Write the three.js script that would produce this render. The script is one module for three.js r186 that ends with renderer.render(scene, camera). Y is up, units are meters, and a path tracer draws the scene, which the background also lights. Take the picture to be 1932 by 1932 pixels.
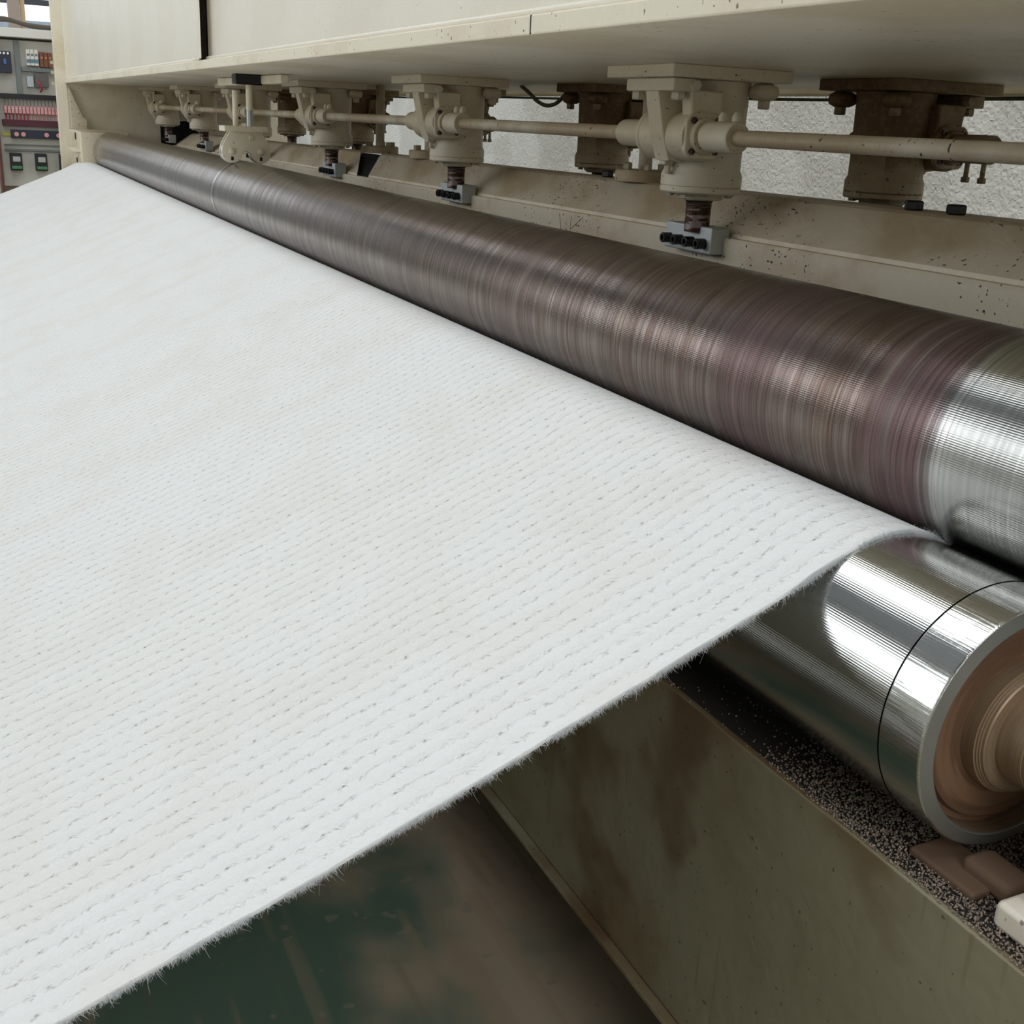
import * as THREE from 'three';
import { RoundedBoxGeometry } from 'three/addons/geometries/RoundedBoxGeometry.js';
import { mergeGeometries } from 'three/addons/utils/BufferGeometryUtils.js';
import { RectAreaLightUniformsLib } from 'three/addons/lights/RectAreaLightUniformsLib.js';

// ---------------------------------------------------------------- camera, sky, lights, exposure
const scene = new THREE.Scene();
const camera = new THREE.PerspectiveCamera(48.13, 1, 0.05, 120);
camera.position.set(0, 1.5785, 1.0158);
{
  const m = new THREE.Matrix4().makeBasis(
    new THREE.Vector3(0.423237, 0.045154, -0.904893), new THREE.Vector3(-0.309232, 0.945983, -0.097430), new THREE.Vector3(0.851614, 0.321057, 0.414338));
  camera.quaternion.setFromRotationMatrix(m);
}
scene.background = new THREE.Color(1.0, 1.03, 1.06);
scene.backgroundIntensity = 3.2;
const renderer = new THREE.WebGLRenderer({ antialias: true });
renderer.toneMapping = THREE.LinearToneMapping;
renderer.toneMappingExposure = 0.385;
renderer.shadowMap.enabled = true;
RectAreaLightUniformsLib.init();
// daylight coming in through the openings of the hall: roof light over the nip, front window band, gate, roof light behind the machine
const SKYCOL = 0xf6faff;
function daylight(name, w, h, pos, target, intensity) {
  const l = new THREE.RectAreaLight(SKYCOL, intensity, w, h);
  l.name = name; l.position.set(...pos); l.lookAt(...target); scene.add(l);
}
const ROOF = 7.6, ZF = 8.2, ZB = -4.2, XL = -21, XR = 5.2;
daylight('roof_light_front', 10, 3.1, [-3, ROOF + 0.35, 1.5], [-3, 0, 1.5], 4.6);
daylight('roof_light_far', 7.5, 3.1, [-16.2, ROOF + 0.35, 1.5], [-16.2, 0, 1.5], 4.6);
daylight('roof_light_rear', 15, 1.3, [-5.5, ROOF + 0.35, -2.75], [-5.5, 0, -2.75], 8);
daylight('window_light_front', 15, 4.45, [-10.5, 4.225, ZF + 0.35], [-10.5, 4.225, 0], 5.2);
daylight('side_window_light', 2.4, 4.4, [XR + 0.35, 4.6, 1.3], [-2, 0.5, 1.1], 17);

// ---------------------------------------------------------------- helpers
let seed = 7;
function rnd() { seed = (seed * 1664525 + 1013904223) >>> 0; return seed / 4294967296; }
const R2 = (a, b) => a + (b - a) * rnd();
const used = {};
function numbered(n) { used[n] = (used[n] ?? -1) + 1; return used[n] ? n + '_' + String(used[n]).padStart(3, '0') : n; }
function tag(o, label, category, group, kind) {
  o.userData.label = label; o.userData.category = category;
  if (group) o.userData.group = group;
  if (kind) o.userData.kind = kind;
  return o;
}
function base(name, pos = [0, 0, 0]) { const g = new THREE.Group(); g.name = numbered(name); g.position.set(...pos); scene.add(g); return g; }
function part(name, geos, mat, parent, label) {
  const list = [].concat(geos);
  const g = list.length === 1 ? list[0] : mergeGeometries(list.map(flat));
  const m = new THREE.Mesh(g, mat); m.castShadow = m.receiveShadow = true;
  m.name = parent === scene ? numbered(name) : name; parent.add(m);
  if (label) m.userData.label = label;
  return m;
}
function struct(name, geos, mat, parent = scene) { const m = part(name, geos, mat, parent); if (parent === scene) m.userData.kind = 'structure'; return m; }
function flat(g) {
  const n = g.index ? g.toNonIndexed() : g;
  for (const k of Object.keys(n.attributes)) if (!['position', 'normal', 'uv'].includes(k)) n.deleteAttribute(k);
  return n;
}
// uv in metres from the dominant axis of the normal
function metric(g, s = 1, ox = 0, oy = 0) {
  g = g.index ? g.toNonIndexed() : g;
  if (!g.attributes.normal) g.computeVertexNormals();
  const p = g.attributes.position, uv = new Float32Array(p.count * 2);
  const a = new THREE.Vector3(), b = new THREE.Vector3(), c = new THREE.Vector3(), n = new THREE.Vector3();
  for (let i = 0; i < p.count; i += 3) {
    a.fromBufferAttribute(p, i); b.fromBufferAttribute(p, i + 1); c.fromBufferAttribute(p, i + 2);
    n.copy(b).sub(a).cross(c.clone().sub(a));
    const x = Math.abs(n.x), y = Math.abs(n.y), z = Math.abs(n.z);
    [a, b, c].forEach((v, k) => {
      const [u, w] = x > y && x > z ? [v.z, v.y] : y > z ? [v.x, v.z] : [v.x, v.y];
      uv[(i + k) * 2] = u * s + ox; uv[(i + k) * 2 + 1] = w * s + oy;
    });
  }
  g.setAttribute('uv', new THREE.BufferAttribute(uv, 2));
  return g;
}
function box(x0, x1, y0, y1, z0, z1, r = 0.003) {
  const w = x1 - x0, h = y1 - y0, d = z1 - z0;
  r = Math.min(r, w * 0.45, h * 0.45, d * 0.45);
  const g = new RoundedBoxGeometry(w, h, d, 1, r);
  g.translate((x0 + x1) / 2, (y0 + y1) / 2, (z0 + z1) / 2);
  return metric(g);
}
// lathe about an axis; profile is [radius, position along axis]
function lathe(profile, axis = 'y', seg = 40) {
  const runs = [[profile[0], profile[1]]];   // a new run where the profile turns sharply, so that edges stay crisp
  for (let i = 2; i < profile.length; i++) {
    const [a, b, c] = [profile[i - 2], profile[i - 1], profile[i]], d = Math.abs(Math.atan2(b[1] - a[1], b[0] - a[0]) - Math.atan2(c[1] - b[1], c[0] - b[0]));
    if (Math.min(d, Math.PI * 2 - d) > 0.55) runs.push([b, c]); else runs[runs.length - 1].push(c);
  }
  const list = runs.map((q) => new THREE.LatheGeometry(q.map(([r, y]) => new THREE.Vector2(r, y)), seg));
  const g = list.length > 1 ? mergeGeometries(list) : list[0];
  if (axis === 'x') g.rotateZ(-Math.PI / 2);
  if (axis === 'z') g.rotateX(Math.PI / 2);
  return g;
}
function rod(r, a, b, axis, seg = 24, bev = 0.1) {
  const e = Math.min(r * bev, Math.abs(b - a) * 0.3);
  return lathe([[0.0001, a], [r - e, a], [r, a + e], [r, b - e], [r - e, b], [0.0001, b]], axis, seg);
}
function hard(g) { g = g.index ? g.toNonIndexed() : g; g.computeVertexNormals(); return g; }
function hex(r, h, axis = 'y') { const g = hard(rod(r, 0, h, 'y', 6, 0.15)); if (axis === 'x') g.rotateZ(-Math.PI / 2); if (axis === 'z') g.rotateX(Math.PI / 2); return g; }
function at(g, x, y, z) { g.translate(x, y, z); return g; }
function extr(pts, depth, bevel = 0.002) {
  const s = new THREE.Shape(pts.map(([x, y]) => new THREE.Vector2(x, y)));
  return new THREE.ExtrudeGeometry(s, { depth: depth - 2 * bevel, bevelEnabled: bevel > 0, bevelSize: bevel, bevelThickness: bevel, bevelSegments: 1, bevelOffset: -bevel, curveSegments: 20 }).translate(0, 0, bevel);
}
// ---- noise
const P = new Uint8Array(512); { const a = [...Array(256).keys()]; for (let i = 255; i > 0; i--) { const j = Math.floor(rnd() * (i + 1)); [a[i], a[j]] = [a[j], a[i]]; } for (let i = 0; i < 512; i++) P[i] = a[i & 255]; }
function vn(x, y, px, py) { // tiling value noise with integer periods
  const xi = Math.floor(x), yi = Math.floor(y), fx = x - xi, fy = y - yi, sx = fx * fx * (3 - 2 * fx), sy = fy * fy * (3 - 2 * fy);
  const h = (i, j) => P[P[((i % px) + px) % px & 255] + (((j % py) + py) % py & 255)] / 255;
  const a = h(xi, yi), b = h(xi + 1, yi), c = h(xi, yi + 1), d = h(xi + 1, yi + 1);
  return a + (b - a) * sx + (c - a) * sy + (a - b - c + d) * sx * sy;
}
function fbm(u, v, f, o = 4) { let s = 0, w = 0.5, t = 0; for (let i = 0; i < o; i++) { s += w * vn(u * f + i * 17, v * f + i * 31, f, f); t += w; w *= 0.5; f *= 2; } return s / t; }
function tex(w, h, fn, srgb = true, rep) {
  const d = new Uint8Array(w * h * 4);
  for (let y = 0; y < h; y++) for (let x = 0; x < w; x++) {
    const c = fn(x / w, y / h, x, y), i = (y * w + x) * 4;
    if (typeof c === 'number') d[i] = d[i + 1] = d[i + 2] = Math.max(0, Math.min(255, c * 255));
    else for (let k = 0; k < 3; k++) d[i + k] = Math.max(0, Math.min(255, c[k]));
    d[i + 3] = 255;
  }
  const t = new THREE.DataTexture(d, w, h);
  t.wrapS = t.wrapT = THREE.RepeatWrapping; t.magFilter = THREE.LinearFilter; t.minFilter = THREE.LinearMipmapLinearFilter; t.generateMipmaps = true;
  if (srgb) t.colorSpace = THREE.SRGBColorSpace;
  if (rep) t.repeat.set(...rep);
  t.needsUpdate = true; return t;
}
const mix = (a, b, t) => a.map((x, i) => x + (b[i] - x) * t);
const clamp = (x, a = 0, b = 1) => Math.max(a, Math.min(b, x));
const sstep = (x, a, b) => { const t = clamp((x - a) / (b - a)); return t * t * (3 - 2 * t); };

// ---------------------------------------------------------------- materials
function paintTex(c, dirt, chip, amount, chips) {
  return tex(1024, 1024, (u, v) => {
    let k = c;
    const d = sstep(fbm(u, v, 4, 5), 0.5, 0.8) * amount; k = mix(k, dirt, d);
    const f = fbm(u + 0.37, v + 0.11, 90, 2); k = mix(k, mix(k, [255, 250, 235], 0.25), sstep(f, 0.55, 0.75) * 0.35);
    const s = fbm(u * 1, v, 110, 2); const z = fbm(u + 0.5, v + 0.3, 5, 2);
    k = mix(k, chip, sstep(s, 0.79 - chips, 0.84 - chips) * sstep(z, 0.4, 0.6));
    return k;
  });
}
const dents = tex(512, 512, (u, v) => fbm(u, v, 6, 3) * 0.7 + fbm(u, v, 60, 2) * 0.3, false);
const paintMap = paintTex([230, 221, 198], [198, 180, 146], [110, 96, 78], 0.4, -0.055);
const glossMap = paintTex([232, 226, 209], [216, 206, 184], [120, 104, 84], 0.25, -0.1);
const wornMap = paintTex([214, 202, 176], [170, 146, 112], [52, 42, 36], 0.6, 0.0);
const bareMap = paintTex([220, 210, 188], [184, 162, 130], [58, 48, 42], 0.8, 0.004);
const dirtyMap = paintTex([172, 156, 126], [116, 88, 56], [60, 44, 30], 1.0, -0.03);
const std = (o) => new THREE.MeshStandardMaterial(o);
const M = {
  cream: std({ map: paintMap, roughness: 0.45, bumpMap: dents, bumpScale: 0.0005 }),
  bar: std({ map: bareMap, roughness: 0.5, bumpMap: dents, bumpScale: 0.0006 }),
  gloss: new THREE.MeshPhysicalMaterial({ map: glossMap, roughness: 0.4, bumpMap: dents, bumpScale: 0.0008, clearcoat: 0.25, clearcoatRoughness: 0.3 }),
  worn: std({ map: wornMap, roughness: 0.5, bumpMap: dents, bumpScale: 0.002 }),
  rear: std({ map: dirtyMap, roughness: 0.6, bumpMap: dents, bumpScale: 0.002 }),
  cast: std({ map: paintMap, roughness: 0.48, bumpMap: dents, bumpScale: 0.0015 }),
  steel: std({ color: 0xb9bcbc, metalness: 1, roughness: 0.3 }),
  steelBlock: std({ color: 0xc3c9cb, metalness: 0.35, roughness: 0.5 }),
  black: std({ color: 0x16161a, roughness: 0.45 }),
  dark: std({ color: 0x201c18, roughness: 0.85 }),
  rusty: std({ map: tex(256, 256, (u, v) => mix([150, 138, 136], [66, 44, 32], sstep(fbm(u, v, 8, 4), 0.42, 0.6))), roughness: 0.4, metalness: 0.6 }),
  chalk: std({ map: paintTex([238, 234, 222], [214, 200, 176], [40, 36, 40], 0.5, 0.02), roughness: 0.55 }),
  hole: std({ color: 0x0a0908, roughness: 0.9 }),
};

// ---------------------------------------------------------------- hall: floor, walls with openings, roof
const floorMap = tex(1024, 1024, (u, v) => {
  let k = [92, 114, 98];
  k = mix(k, [172, 154, 132], sstep(fbm(u, v, 5, 5), 0.36, 0.64) * 0.95);
  k = mix(k, [190, 172, 150], sstep(fbm(u + 0.3, v * 1, 3, 2), 0.45, 0.7) * 0.45);
  k = mix(k, [160, 140, 116], sstep(vn(u * 4 + 3 * vn(u * 6, v * 6, 6, 6), v * 90, 64, 90), 0.6, 0.9) * 0.5 * sstep(fbm(u + 0.6, v, 4, 2), 0.45, 0.6));
  const s = fbm(u, v, 70, 2); k = mix(k, [150, 140, 124], sstep(s, 0.78, 0.84) * 0.6);
  const sc = vn(u * 6 + v * 2, v * 60, 8, 60); k = mix(k, [126, 116, 100], sstep(sc, 0.86, 0.95) * 0.35);
  return k;
}, true, [0.5, 0.5]);
const M_floor = std({ map: floorMap, roughness: 0.42 });
const M_wall = std({ map: tex(512, 512, (u, v) => mix([238, 238, 233], [222, 221, 214], sstep(fbm(u, v, 6, 4), 0.35, 0.7)), true, [0.5, 0.5]), roughness: 0.8,
  bumpMap: tex(1024, 1024, (u, v) => { return 0.5 * fbm(u, v, 90, 2) + 0.3 * fbm(u, v, 30, 2) + 0.35 * sstep(vn(u * 150, v * 110, 150, 110), 0.8, 0.95); }, false, [0.6, 0.6]), bumpScale: 0.012 });
const M_roof = std({ color: 0x8d9296, roughness: 0.7 });
const M_mull = std({ color: 0x6d747a, roughness: 0.6 });
const T = 0.25;
struct('floor', metric(new THREE.BoxGeometry(XR - XL + 1, 0.3, ZF - ZB + 1)).translate((XL + XR) / 2, -0.15, (ZF + ZB) / 2), M_floor);
const bw = (x0, x1, y0, y1, z0, z1) => metric(new THREE.BoxGeometry(x1 - x0, y1 - y0, z1 - z0).translate((x0 + x1) / 2, (y0 + y1) / 2, (z0 + z1) / 2));
struct('wall_back', bw(XL, XR, 0, ROOF, ZB - T, ZB), M_wall);
// roof with two skylights
struct('ceiling', [bw(XL, XR, ROOF, ROOF + T, 3.0, ZF + T), bw(XL, XR, ROOF, ROOF + T, -2.1, 0.0), bw(XL, XR, ROOF, ROOF + T, ZB - T, -3.4),
  bw(XL, -20, ROOF, ROOF + T, 0, 3.0), bw(-12.5, -8, ROOF, ROOF + T, 0, 3.0), bw(2, XR, ROOF, ROOF + T, 0, 3.0), bw(XL, -13, ROOF, ROOF + T, -3.4, -2.1), bw(2, XR, ROOF, ROOF + T, -3.4, -2.1)], M_roof);
for (const [i, z0, z1] of [[1, 0, 3.0], [2, -3.4, -2.1]]) {
  const g = []; for (let x = -13; x <= 2.01; x += 2.5) g.push(bw(x - 0.04, x + 0.04, ROOF - 0.02, ROOF + 0.1, z0, z1));
  const s = struct('window_' + i, g, M_mull); s.userData.label = 'roof light bars';
}
// front wall (behind the camera): window band
struct('wall_front', [bw(XL, XR, 0, 2.0, ZF, ZF + T), bw(XL, XR, 6.45, ROOF, ZF, ZF + T), bw(XL, -18, 2.0, 6.45, ZF, ZF + T), bw(-3, XR, 2.0, 6.45, ZF, ZF + T)], M_wall);
{
  const g = [];
  for (const y of [2.0, 2.75, 3.25, 3.95, 4.55, 4.9, 5.55, 6.4]) g.push(bw(-18, -3, y - 0.05, y + 0.05, ZF + 0.02, ZF + 0.12));
  for (let x = -18; x <= -2.99; x += 2.5) g.push(bw(x - 0.05, x + 0.05, 2.0, 6.45, ZF + 0.02, ZF + 0.12));
  struct('window_3', g, M_mull);
}
// right wall with a gate
struct('wall_right', [bw(XR, XR + T, 0, ROOF, ZB, 0.1), bw(XR, XR + T, 6.9, ROOF, 0.1, 2.5), bw(XR, XR + T, 0, 2.3, 0.1, 2.5), bw(XR, XR + T, 0, ROOF, 2.5, ZF)], M_wall);
// left wall, far away: low wall, window band with posts
struct('wall_left', [bw(XL - T, XL, 0, 2.45, ZB, ZF), bw(XL - T, XL, 5.2, ROOF, ZB, ZF), bw(XL - T, XL, 2.45, 5.2, ZB, -3), bw(XL - T, XL, 2.45, 5.2, 4, ZF)], std({ color: 0xb9bdbd, roughness: 0.8 }));
{
  const g = [bw(XL - 0.15, XL - 0.05, 3.0, 3.08, -3, 4), bw(XL - 0.15, XL - 0.05, 3.6, 3.7, -3, 4)];
  for (const z of [-2.4, -1.3, 0.9, 2.0, 3.1]) g.push(bw(XL - 0.16, XL - 0.04, 2.45, 5.2, z - 0.05, z + 0.05));
  struct('window_4', g, std({ color: 0x565b62, roughness: 0.6 }));
}
const M_blue = std({ color: 0xcbd9e3, roughness: 0.5 });
{
  const g = []; for (let z = -2.9; z < 3.9; z += 0.08) g.push(bw(XL - 1.5, XL - 1.46 + (Math.round(z / 0.08) % 2 ? 0.03 : 0), 0, 2.84, z, z + 0.08));
  tag(part('corrugated_fence', g, M_blue, scene), 'pale blue corrugated sheet fence seen through the far window', 'fence');
}
tag(part('steel_column', [bw(-20.3, -20.05, 0, ROOF, -0.16, 0.0), bw(-20.34, -20.01, 0, 0.06, -0.24, 0.08)], std({ color: 0xb5a598, roughness: 0.7 }), scene), 'brown steel column standing before the far bright window', 'column');
tag(part('wooden_post', box(-20.2, -20.13, 2.3, ROOF, -0.235, -0.17), std({ color: 0xf6d6b0, roughness: 0.7 }), scene), 'thin pale orange upright post beside the brown column', 'post');

// ---------------------------------------------------------------- machine frame: beam, end frame, base
const YB = 1.729, ZBF = 0.053, XI = -11.12;   // underside of the beam, its front edge, inner face of the far end frame
{
  const b = base('press_beam', [0, 0, 0]);
  tag(b, 'long cream painted steel box beam running over both rollers', 'beam');
  part('lower_flange', box(XI - 0.02, 0.9, YB, YB + 0.034, -1.62, ZBF, 0.004), M.cream, b);
  part('joint_line', box(-2.0, -1.996, YB + 0.001, YB + 0.033, ZBF - 0.001, ZBF + 0.0006, 0.0003), M.dark, b);
  part('rear_web', box(XI, 0.9, YB + 0.034, 3.1, -1.62, -1.58), M.cream, b);
  part('top_plate', box(XI, 0.9, 3.1, 3.13, -1.62, ZBF), M.cream, b);
  part('weld_seam', box(-5.08, 0.9, YB + 0.033, YB + 0.05, 0.012, 0.03, 0.008), M.gloss, b);
  part('weld_seam', box(XI, -5.35, YB + 0.033, YB + 0.05, 0.012, 0.03, 0.008), M.gloss, b);
  part('front_panel', box(-5.1, 0.9, YB + 0.035, 3.1, 0.0, 0.014), M.gloss, b);
  // left panel, its free edge bent outwards
  const bent = [];
  { const s = new THREE.Shape(); [[XI, 0.014], [-5.33, 0.014], [-5.27, 0.022], [-5.06, 0.062], [-5.03, 0.062], [-5.03, 0.056], [-5.06, 0.054], [-5.27, 0.012], [-5.33, 0.003], [XI, 0.003]].forEach(([x, z], i) => i ? s.lineTo(x, -z) : s.moveTo(x, -z));
    const g = new THREE.ExtrudeGeometry(s, { depth: 1.32, bevelEnabled: false }); g.rotateX(-Math.PI / 2); g.translate(0, YB + 0.04, 0); bent.push(metric(g)); }
  part('bent_panel', bent, M.gloss, b);
  part('panel_stiffener', box(-5.3, -5.1, YB + 0.035, 3.1, -0.3, -0.02), M.dark, b);
}
{
  const f = base('end_frame', [XI, 0, 0]);
  tag(f, 'cream steel end plate standing at the far left end of the rollers', 'frame');
  part('side_plate', [box(-0.06, 0, 0, 3.2, -1.9, 0.045, 0.004)], M.cream, f);
  part('front_flange', [box(-0.055, 0.012, 0, 3.2, 0.04, 0.13, 0.006)], M.cream, f);
  part('corner_strip', [box(0, 0.09, YB + 0.034, 3.1, 0.0, 0.045)], M.gloss, f);
  const g = extr([[0.0, 0.9], [0.13, 0.9], [0.13, 1.44], [0.10, 1.46], [0.0, 1.7]].map(([a, y]) => [a, y]), 0.05, 0.004); // gusset in the z-y plane
  g.rotateY(Math.PI / 2); g.translate(0, 0, 0.03);
  part('gusset_plate', metric(g), M.worn, f);
  for (const y of [1.6, 1.69, 1.77]) part('bolt', at(hex(0.016, 0.03, 'x'), -0.1, y + 0.12, 0.14), M.worn, f);
  part('side_opening', box(0.0, 0.01, 1.2, 1.46, -1.05, -0.72), M.hole, f);
}
{ // far bearing housings of the two rollers
  const b = base('bearing_block', [XI, 0, 0]);
  tag(b, 'cream bearing block with two bolt holes at the far end of the upper roller', 'bearing block');
  part('housing', [box(0.01, 0.92, 1.03, 1.36, -0.34, 0.055, 0.02)], M.worn, b);
  part('cap', [box(0.4, 0.9, 1.2, 1.215, 0.05, 0.1, 0.004)], M.cream, b);
  for (const y of [1.315, 1.12]) part('bolt_hole', at(rod(0.03, 0, 0.006, 'z', 20), 0.62, y, 0.054), M.hole, b);
}
const baseMap = tex(1024, 1024, (u, v) => {
  let k = [138, 132, 108]; k = mix(k, [104, 80, 50], sstep(fbm(u, v, 3, 5), 0.42, 0.75) * 0.85);
  k = mix(k, [84, 60, 36], sstep(fbm(u + 0.21, v * 1, 5, 4), 0.55, 0.8) * 0.6);
  k = mix(k, [60, 48, 36], sstep(fbm(u, v, 130, 2), 0.86, 0.9) * 0.6);
  const r = vn(u * 90, v * 5, 90, 5); k = mix(k, [110, 88, 58], sstep(r, 0.85, 1) * 0.3);
  return k;
});
const M_base = std({ map: baseMap, roughness: 0.55, bumpMap: dents, bumpScale: 0.002 });
const ZP = 0.13, YLEDGE = 0.802, YF = 0.268;
{
  const b = base('base_beam', [0, 0, 0]);
  tag(b, 'dusty cream channel beam with a ledge under the lower roller', 'beam');
  part('front_web', box(XI, 0.8, YF + 0.009, YLEDGE, ZP - 0.012, ZP, 0.003), M_base, b);
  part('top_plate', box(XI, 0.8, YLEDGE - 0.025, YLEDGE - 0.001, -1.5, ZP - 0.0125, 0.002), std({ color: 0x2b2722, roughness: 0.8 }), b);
  part('rear_panel', box(XI, 0.8, 0, 1.22, -1.62, -1.6, 0.003), M_base, b);
  part('bottom_flange', box(XI, 0.8, YF - 0.002, YF + 0.008, -0.5, ZP + 0.017, 0.002), M_base, b);
  part('plinth', box(XI, 0.8, 0, YF - 0.003, -0.5, -0.2), M.dark, b);
  part('foot', box(-0.35, 0.8, 0, YF - 0.003, -0.2, ZP - 0.02), M.dark, b);
}

// ---------------------------------------------------------------- rollers
const RY = 0.97, RR = 0.15, UYC = 1.2106, UZC = -0.1841;
function tube(r, xs, seg, col, v1 = 1) { // cylinder along x with rings at xs, u in metres, v once round
  const nx = xs.length, pos = [], nor = [], uv = [], c = [], idx = [];
  for (let i = 0; i < nx; i++) for (let j = 0; j <= seg; j++) {
    const a = j / seg * Math.PI * 2, s = Math.sin(a), k = Math.cos(a);
    pos.push(xs[i], r * k, r * s); nor.push(0, k, s); uv.push(xs[i], j / seg * v1);
    if (col) c.push(...col(xs[i], a));
  }
  for (let i = 0; i < nx - 1; i++) for (let j = 0; j < seg; j++) { const a = i * (seg + 1) + j, b = a + seg + 1; idx.push(a, a + 1, b, b, a + 1, b + 1); }
  const g = new THREE.BufferGeometry();
  g.setAttribute('position', new THREE.Float32BufferAttribute(pos, 3)); g.setAttribute('normal', new THREE.Float32BufferAttribute(nor, 3)); g.setAttribute('uv', new THREE.Float32BufferAttribute(uv, 2));
  if (col) g.setAttribute('color', new THREE.Float32BufferAttribute(c, 3));
  g.setIndex(idx); return g;
}
const streak1 = (x) => 0.5 * vn(x * 60 + 500, 3.3, 255, 255) + 0.3 * vn(x * 190 + 900, 7.7, 255, 255) + 0.2 * vn(x * 9 + 90, 1.2, 255, 255);
function upperColor(x, a) {
  const n = streak1(x), w = vn(x * 60 + 70, a * 3, 255, 255);
  const steel = [0.56, 0.56, 0.54], brown = [0.20, 0.135, 0.108], purple = [0.165, 0.095, 0.098], grey = [0.44, 0.395, 0.37];
  let k = mix(grey, brown, clamp(sstep(x, -7, -2.2) * 0.8 + (n - 0.5) * 1.3));
  k = mix(k, purple, sstep(vn(x * 5 + 33, 9.1, 255, 255), 0.4, 0.75) * sstep(x, -2.6, -1.5) * 0.8);
  k = mix(k, [0.42, 0.37, 0.31], sstep(n + (w - 0.5) * 0.2, 0.6, 0.78) * 0.45);
  k = mix(k, steel, sstep(x + (n - 0.5) * 0.09, -1.03, -0.96));
  return k;
}
const fineStreak = tex(2048, 512, (u, v) => { const a = vn(u * 250 + vn(u * 16, v * 3, 16, 3) * 1.2, v * 3, 250, 3), b = vn(u * 700, v * 9, 700, 9); const t = 0.62 + a * 0.15 + b * 0.3; return Math.min(1, t); }, true, [1, 1]);
const ridgeBump = tex(1024, 512, (u, v) => { const s = Math.sin(v * 16 * Math.PI * 2); return 0.5 + 0.32 * s + 0.22 * (vn(u * 300, v * 4, 300, 4) - 0.5) + 0.14 * (fbm(u, v, 60, 2) - 0.5); }, false, [1, 20]);
const grooves = tex(256, 512, (u, v) => 0.5 + 0.4 * Math.sin(v * 32 * Math.PI) + 0.06 * (vn(u * 60, v * 60, 60, 60) - 0.5), false, [1, 20]);
const finish = tex(2048, 4, (u) => { const x = (u - 1) * 10.2, n = streak1(x), e = 1 - sstep(x + (n - 0.5) * 0.09, -1.05, -0.99), b = e * clamp(sstep(x, -7, -2.2) * 0.5 + (n - 0.5) * 1.5), q = e * sstep(vn(x * 5 + 33, 9.1, 255, 255), 0.45, 0.75) * sstep(x, -2.6, -1.5); return [0, 255 * (0.2 + 0.1 * b + 0.14 * q), 255 * (0.97 - 0.2 * b - 0.3 * q)]; }, false, [1 / 10.2, 1]);
const M_upper = std({ map: fineStreak, vertexColors: true, metalness: 1, roughness: 1, metalnessMap: finish, roughnessMap: finish, bumpMap: ridgeBump, bumpScale: 0.00012 });
const M_lower = std({ color: 0xc6c7c4, metalness: 1, roughness: 0.15, roughnessMap: tex(1024, 512, (u, v) => 0.75 + 0.5 * (fbm(u, v, 20, 4) - 0.5) + 0.35 * (vn(u * 400, v * 4, 400, 4) - 0.5), false, [2, 1]),
  bumpMap: grooves, bumpScale: 0.00007 });
const M_clean = std({ map: tex(1024, 256, (u, v) => 0.8 + 0.12 * vn(u * 300, v * 2, 300, 2) + 0.1 * fbm(u, v, 10, 3)), color: 0xc2c3bf, metalness: 1, roughness: 0.18, bumpMap: grooves, bumpScale: 0.0001 });
const M_band = std({ color: 0xcfd0cd, metalness: 1, roughness: 0.16, bumpMap: tex(512, 512, (u, v) => vn(u * 200, v * 3, 200, 3) * 0.4 + fbm(u, v, 20, 3) * 0.6, false, [4, 1]), bumpScale: 0.00025 });
const M_disc = std({ map: tex(512, 512, (u, v) => mix([122, 92, 68], [96, 70, 50], sstep(fbm(u, v, 6, 4), 0.35, 0.7))), metalness: 0.1, roughness: 0.6, bumpMap: tex(512, 512, (u, v) => fbm(u, v, 50, 2), false), bumpScale: 0.0004 });
const M_shaft = std({ map: tex(512, 512, (u, v) => mix([166, 144, 116], [124, 102, 80], clamp(vn(u * 8, v * 120, 8, 120) * 0.6 + fbm(u, v, 8, 3) * 0.5))), metalness: 0.4, roughness: 0.45 });
{
  const r = base('upper_roller', [0, UYC, UZC]);
  tag(r, 'upper steel roller with fine grooves and brown rust streaks, under the jacks', 'roller');
  const xs = []; for (let x = -10.12; x < -5.4; x += 0.01) xs.push(x); for (let x = -5.4; x < -2.6; x += 0.004) xs.push(x); for (let x = -2.6; x <= -0.98; x += 0.002) xs.push(x);
  part('shell', tube(RR, xs, 96, upperColor), M_upper, r);
  part('clean_end', tube(RR, [xs[xs.length - 1], -0.8, -0.5, -0.3], 128), M_clean, r, 'bare steel end with fine grooves');
  part('worn_ring', tube(RR + 0.0008, [-5.402, -5.4, -5.364, -5.362], 96), std({ color: 0xbdb9b4, metalness: 1, roughness: 0.2 }), r, 'pale polished ring worn by the support wheel');
  part('end_cap', lathe([[0.0001, -10.16], [0.145, -10.13], [RR, -10.12]], 'x', 48), M.steel, r);
  part('end_cap', lathe([[RR, -0.3], [0.14, -0.29], [0.0001, -0.29]], 'x', 48), M.steel, r);
  part('journal', rod(0.06, -10.19, -10.15, 'x'), M_shaft, r); part('journal', rod(0.05, -0.3, 0.35, 'x'), M_shaft, r);
}
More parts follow.
